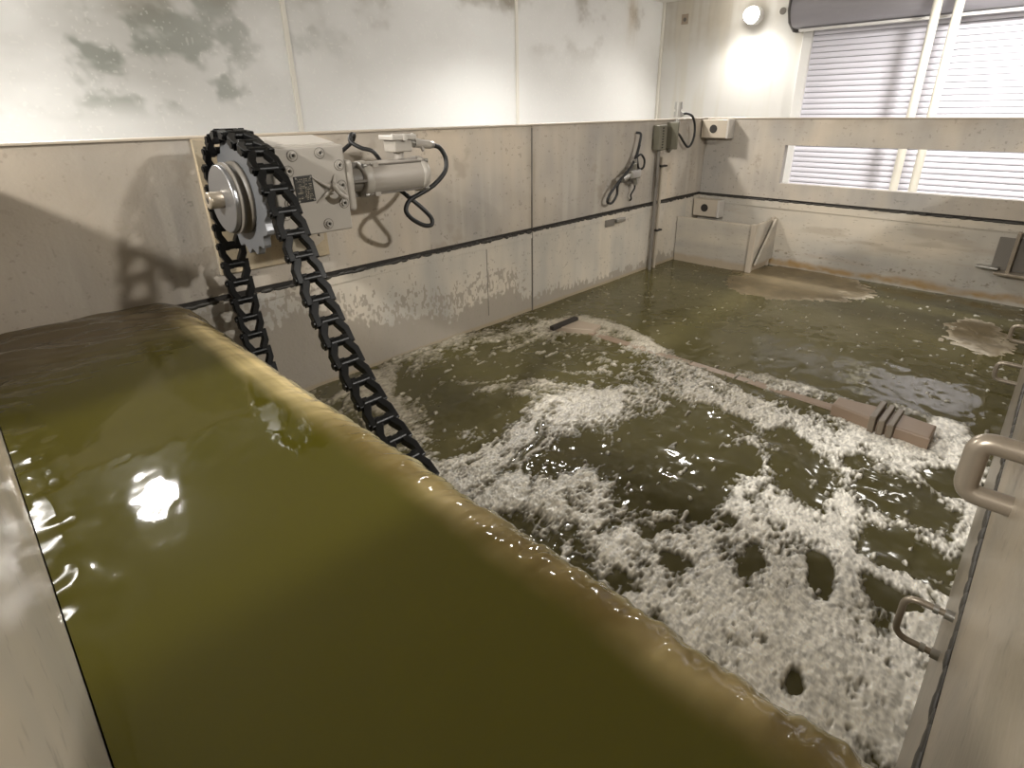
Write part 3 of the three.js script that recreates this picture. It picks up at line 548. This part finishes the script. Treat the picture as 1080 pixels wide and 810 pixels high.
{
  const t = thing('drive_chain', 'heavy black open-link chain running over the sprocket down into the basin', 'chain', [SX, YW, SZ]);
  const P = [[0.27, -1.14], [0.17, -0.9], [0.115, -0.68], [0.09, -0.5], [0.083, -0.36], [0.085, -0.26]];
  const R2 = SR + 0.022;
  for (let d = 180; d >= 60; d -= 15) { const a = d * Math.PI / 180; P.push([SZ + Math.cos(a) * R2, SY + Math.sin(a) * R2]); }
  P.push([0.475, -0.04], [0.54, -0.115], [0.61, -0.245], [0.70, -0.415], [0.825, -0.585], [0.95, -0.70], [1.08, -0.79], [1.3, -0.93], [1.55, -1.08]);
  const curve = new THREE.CatmullRomCurve3(P.map(([z, y]) => new THREE.Vector3(0, y, z)), false, 'centripetal');
  const n = Math.floor(curve.getLength() / PITCH); curve.arcLengthDivisions = 2000; curve.updateArcLengths();
  // one link: narrow barrel end at 0, open wide end at PITCH
  const bar = (s) => extrude([[s * 0.013, -0.012], [s * 0.0275, -0.012], [s * 0.031, 0.012], [s * 0.0420, 0.034], [s * 0.0420, PITCH + 0.011], [s * 0.0300, PITCH + 0.011], [s * 0.0272, 0.042], [s * 0.014, 0.016]], 0.020, 0.0025).translate(0, 0, -0.010);
  const linkG = mergeGeometries([bar(1), bar(-1), cyl([-0.026, 0, 0], [0.026, 0, 0], 0.0145, 0.0145, 14)].map(prep));
  const pinG = prep(mergeGeometries([cyl([-0.046, PITCH, 0], [0.046, PITCH, 0], 0.0072, 0.0072, 12), cyl([-0.049, PITCH, 0], [-0.041, PITCH, 0], 0.0105, 0.0105, 12)].map(prep)));
  for (let i = 0; i < n; i++) {
    const a = curve.getPointAt(i / n), b = curve.getPointAt((i + 1) / n), d = b.clone().sub(a).normalize(), xa = new THREE.Vector3(1, 0, 0), zn = xa.clone().cross(d);
    const l = new THREE.Mesh(linkG, M.black); l.name = childName(t, 'chain_link'); l.castShadow = l.receiveShadow = true;
    l.quaternion.setFromRotationMatrix(new THREE.Matrix4().makeBasis(xa, d, zn)); l.position.set(0, a.y - YW, a.z - SZ); t.add(l);
    const p = new THREE.Mesh(pinG, M.black); p.name = 'pin'; p.castShadow = p.receiveShadow = true; l.add(p);
  }
}

// ---------------------------------------------------------------- instruments in the far left corner
{
  const t = thing('level_probe', 'dark slotted level probe with a long conduit down the tank wall', 'probe', [-0.7, -1.1, 0.04]);
  addAt('perforated_cover', box(-0.79, -0.2, 0.005, -0.69, -0.035, 0.06, 0.008), M.green, t);
  for (let k = 0; k < 8; k++) addAt('slot', box(-0.752, -0.185 + k * 0.018, 0.058, -0.735, -0.177 + k * 0.018, 0.062), M.hole, t);
  addAt('conduit', cyl([-0.735, -0.2, 0.03], [-0.735, -1.15, 0.03], 0.013), M.castDark, t);
  addAt('side_conduit', cyl([-0.66, -0.25, 0.02], [-0.66, -1.15, 0.02], 0.012), M.rim, t);
  for (const y of [-0.31, -0.77]) addAt('clip', box(-0.70, y - 0.006, 0.01, -0.63, y + 0.006, 0.05, 0.002), M.hole, t);
}
{
  const t = thing('pressure_sensor', 'shiny silver sensor standing on a bent bracket above the far rim', 'sensor', [-0.55, -0.16, 0.05]);
  addAt('bracket_plate', [extrude([[-0.60, -0.19], [-0.565, -0.225], [-0.5, -0.19], [-0.47, -0.09], [-0.50, -0.03], [-0.60, -0.05]], 0.006, 0.001).translate(0, 0, 0.012), box(-0.60, -0.2, 0.0, -0.585, -0.02, 0.09, 0.004)], M.green, t);
  addAt('stem', cyl([-0.56, -0.13, 0.055], [-0.56, 0.0, 0.055], 0.016), M.zinc, t);
  addAt('union_nut', [cyl([-0.56, -0.035, 0.055], [-0.56, -0.012, 0.055], 0.026, 0.026, 6), cyl([-0.56, 0.012, 0.055], [-0.56, 0.048, 0.055], 0.032, 0.032, 6), cyl([-0.54, 0.03, 0.055], [-0.50, 0.028, 0.055], 0.014)], M.zinc, t);
  addAt('sensor_head', [cyl([-0.56, 0.048, 0.055], [-0.56, 0.062, 0.055], 0.02), cyl([-0.56, 0.062, 0.055], [-0.56, 0.11, 0.055], 0.028)], M.zinc, t);
  tag(add('cable', tube([[-0.50, 0.028, 0.055], [-0.44, 0.034, 0.06], [-0.36, 0.015, 0.06], [-0.31, -0.04, 0.06], [-0.30, -0.12, 0.06], [-0.315, -0.18, 0.05], [-0.36, -0.195, 0.045], [-0.42, -0.155, 0.04], [-0.49, -0.105, 0.04], [-0.56, -0.09, 0.05]], 0.0085, 90, 8), M.cable), 'black cable looping from the silver sensor on the far rim', 'cable');
}
{
  const t = thing('valve_block', 'small silver valve with fittings clamped on the wall between gearmotor and corner', 'valve', [-1.1, -0.36, 0.03]);
  addAt('mount_plate', box(-1.10, -0.40, 0.004, -0.985, -0.29, 0.03, 0.006), M.castDark, t);
  addAt('valve_body', [box(-1.14, -0.36, 0.03, -1.03, -0.30, 0.09, 0.012), cyl([-1.09, -0.32, 0.06], [-1.10, -0.26, 0.07], 0.022), cyl([-1.14, -0.335, 0.06], [-1.19, -0.345, 0.06], 0.02)], M.zinc, t);
  addAt('fitting', [cyl([-1.17, -0.342, 0.06], [-1.22, -0.355, 0.06], 0.026, 0.026, 6), cyl([-1.22, -0.355, 0.06], [-1.26, -0.35, 0.06], 0.015), cyl([-1.06, -0.36, 0.06], [-1.05, -0.40, 0.06], 0.018, 0.018, 6), cyl([-1.085, -0.26, 0.07], [-1.09, -0.235, 0.07], 0.014)], M.zinc, t);
  tag(add('cable', tube([[-1.02, -0.075, 0.02], [-1.01, -0.085, 0.05], [-1.025, -0.14, 0.055], [-1.06, -0.21, 0.06], [-1.12, -0.27, 0.07], [-1.20, -0.315, 0.08], [-1.28, -0.37, 0.075], [-1.345, -0.44, 0.06], [-1.35, -0.485, 0.05], [-1.30, -0.495, 0.05], [-1.265, -0.45, 0.06], [-1.265, -0.39, 0.065], [-1.22, -0.35, 0.06]], 0.0085, 110, 8), M.cable), 'thin black cable drooping in a loop below the wall valve', 'cable');
  tag(add('cable', tube([[-1.09, -0.235, 0.07], [-1.05, -0.215, 0.07], [-1.0, -0.215, 0.06], [-0.96, -0.25, 0.06], [-0.965, -0.295, 0.06], [-1.01, -0.305, 0.06], [-1.045, -0.275, 0.065], [-1.06, -0.22, 0.065], [-1.03, -0.15, 0.06]], 0.0075, 90, 8), M.cable), 'small round coil of black cable above the wall valve', 'cable');
  tag(add('cable', tube([[-1.05, -0.40, 0.055], [-1.045, -0.43, 0.05], [-1.06, -0.47, 0.035], [-1.03, -0.50, 0.02], [-1.03, -0.515, 0.01]], 0.006, 40, 8), M.cable), 'short black cable tail hanging straight under the wall valve', 'cable');
  const l = thing('latch', 'small metal latch plate on the wall just below the panel joint', 'latch', [-1.18, -0.635, 0.006]);
  addAt('latch_plate', box(-1.30, -0.66, 0.0, -1.20, -0.615, 0.014, 0.004), M.castDark, l);
  addAt('latch_handle', box(-1.19, -0.645, 0.004, -1.09, -0.618, 0.028, 0.005), M.zinc, l);
}
// ---------------------------------------------------------------- bent steel clip at the right end of the right wall
{
  const t = thing('sluice_bracket', 'welded steel angle bracket on the end wall beside the near wall', 'bracket', [-0.01, -0.9, 2.02]);
  addAt('angle_bar', [box(-0.05, -0.86, 2.035, -0.002, -0.62, 2.055, 0.004), box(-0.10, -0.872, 1.985, -0.002, -0.855, 2.19, 0.004)], M.handle, t);
  addAt('backing_plate', box(-0.012, -0.86, 1.96, -0.001, -0.66, 2.2, 0.004), M.castDark, t);
  addAt('weld_tab', box(-0.07, -0.85, 1.89, -0.001, -0.835, 2.0, 0.004), M.zinc, t);
}
// ---------------------------------------------------------------- grab handles on the near wall
function grabHandle(label, x, y, half, reach, r, clamps) {
  const t = thing('grab_handle', label, 'handle', [x, y, ZN], 'grab handles along the near wall');
  const c = 0.028 * (reach / 0.08), pts = []; const arc = (cy, s) => { for (let k = 0; k <= 6; k++) { const a = k / 6 * Math.PI / 2; pts.push(s > 0 ? [0, cy - c + c * Math.cos(a) * 0 + c * Math.sin(Math.PI / 2 - a), 0] : [0, 0, 0]); } };
  const path = new THREE.CurvePath(), V = (yy, zz) => new THREE.Vector3(0, yy, zz);
  path.add(new THREE.LineCurve3(V(half, 0.02), V(half, -reach + c))); path.add(new THREE.QuadraticBezierCurve3(V(half, -reach + c), V(half, -reach), V(half - c, -reach)));
  path.add(new THREE.LineCurve3(V(half - c, -reach), V(-half + c, -reach))); path.add(new THREE.QuadraticBezierCurve3(V(-half + c, -reach), V(-half, -reach), V(-half, -reach + c)));
  path.add(new THREE.LineCurve3(V(-half, -reach + c), V(-half, 0.02)));
  add('bar', new THREE.TubeGeometry(path, 80, r, 16), M.handle, t);
  if (clamps) for (const s of [-1, 1]) add('clamp_nut', [cyl([0, s * half, -0.012], [0, s * half, 0.0], r * 1.7, r * 1.7, 6), cyl([0, s * half, -0.028], [0, s * half, -0.02], r * 1.5, r * 1.5, 6)], M.zinc, t);
}
grabHandle('thick steel grab handle on the upper near wall panel, closest to the viewer', -3.66, -0.302, 0.033, 0.043, 0.0115, false);
grabHandle('thin steel grab handle below the joint of the near wall beside dense foam', -3.43, -0.735, 0.044, 0.066, 0.0055, true);
grabHandle('small steel grab handle low on the near wall beside the calm water past the board', -1.4, -0.99, 0.04, 0.08, 0.009, false);
grabHandle('farthest small steel grab handle low on the near wall towards the end wall', -0.8, -0.99, 0.04, 0.08, 0.009, false);

// ---------------------------------------------------------------- roller shutter, pipes and lamps
{
  const t = thing('roller_shutter', 'pale ribbed roller shutter half hidden behind the end of the tank', 'shutter', [1.95, RY0, 1.9]);
  const Z0 = 0.02, Z1 = 3.7, P = 0.05, prof = [];
  for (let k = 0; k <= 8; k++) { const a = k / 8; prof.push([0.006 * Math.sin(Math.PI * Math.pow(a, 0.8)), a * (P - 0.005)]); }
  const slatG = prep(extrude([[-0.008, 0], ...prof.map(([d, y]) => [d, y]), [-0.008, P - 0.005]], Z1 - Z0, 0)); // profile x = depth towards the tank
  for (let i = 0; RY0 + i * P < 0.76; i++) {
    const m = new THREE.Mesh(slatG, M.shutter); m.name = childName(t, 'slat'); m.castShadow = m.receiveShadow = true; m.scale.x = -1; m.position.set(0, i * P, Z0 - 1.9); t.add(m);
  }
  addAt('curtain_backing', box(1.962, RY0, Z0, 1.975, 0.8, Z1), std([0.16, 0.16, 0.19], 0.6), t);
  for (const z of [Z0 - 0.045, Z1 + 0.02]) addAt('guide_rail', box(1.915, RY0, z - 0.045, 1.995, 0.74, z + 0.045, 0.004), M.white, t);
  const hz0 = -0.13, hz1 = 3.9, hp = [];
  for (let k = 0; k <= 14; k++) { const a = -Math.PI * 0.5 + k / 14 * Math.PI * 0.62; hp.push([1.82 - 0.16 * Math.cos(a), 0.93 + 0.17 * Math.sin(a)]); }
  const hood = addAt('hood', extrude([[1.995, 0.79], [1.95, 0.76], ...hp, [1.66, 1.16], [1.995, 1.16]], hz1 - hz0, 0).translate(0, 0, hz0), M.hood, t);
  addAt('end_plate', extrude([[1.998, 0.745], [1.93, 0.735], [1.84, 0.735], [1.70, 0.80], [1.645, 0.90], [1.64, 1.165], [1.998, 1.165]], 0.012, 0.003).translate(0, 0, hz0 - 0.014), M.hoodDark, t);
  addAt('bottom_rail', box(1.80, 0.728, hz0 + 0.05, 1.84, 0.752, hz1, 0.006), M.white, t);
  addAt('lintel_gap', box(1.86, 0.748, hz0 + 0.05, 1.99, 0.762, hz1), M.hoodDark, t);
}
for (const [z, label] of [[1.044, 'tall pale vertical pipe before the roller shutter, left of the pair'], [1.19, 'tall pale vertical pipe before the roller shutter, right of the pair']]) {
  const t = thing('pipe', label, 'pipe', [1.58, RY0, z], 'pipes before the shutter');
  add('pipe_run', cyl([0, 0, 0], [0, RY1 - RY0 - 0.002, 0], 0.033, 0.033, 24), M.pipe, t);
  add('floor_flange', cyl([0, 0, 0], [0, 0.02, 0], 0.07), M.pipe, t);
}
const domeMat = new THREE.MeshStandardMaterial({ color: 0xffffff, emissive: new THREE.Color(LAMP_COLOR), emissiveIntensity: 8, roughness: 0.5 });
for (const [p, dir, cd, label] of LAMPS) {
  const t = thing('bulkhead_lamp', label, 'lamp', p, 'bulkhead lamps round the room walls');
  const up = p[1] > 1.08 || Math.abs(p[2]) < 1.3 && p[2] < -1, wall = up ? [0, 0] : p[0] > 1.5 ? [1, 0] : p[0] < -5 ? [-1, 0] : p[2] < 0 ? [0, -1] : [0, 1];
  const gap = wall[0] ? (wall[0] > 0 ? RX1 - p[0] : p[0] - RX0) : (wall[1] < 0 ? p[2] - RZ0 : RZ1 - p[2]);
  add('lamp_base', up ? [cyl([0, RY1 - p[1], 0], [0, 0.05, 0], 0.02, 0.02, 16), cyl([0, 0.055, 0], [0, 0.02, 0], 0.085, 0.08, 28)] : cyl([wall[0] * gap, 0.0, wall[1] * gap], [wall[0] * 0.02, 0.0, wall[1] * 0.02], 0.085, 0.08, 28), M.white, t);
  add('glass_dome', new THREE.SphereGeometry(0.07, 28, 18), domeMat, t);
  const l = new THREE.SpotLight(LAMP_COLOR, cd, 0, 1.36, 0.7, 2);
  l.position.set(0, 0, 0); l.target.position.set(...dir); l.castShadow = true; l.shadow.radius = 5; l.shadow.mapSize.set(2048, 2048); t.add(l, l.target);
}
renderer.render(scene, camera);
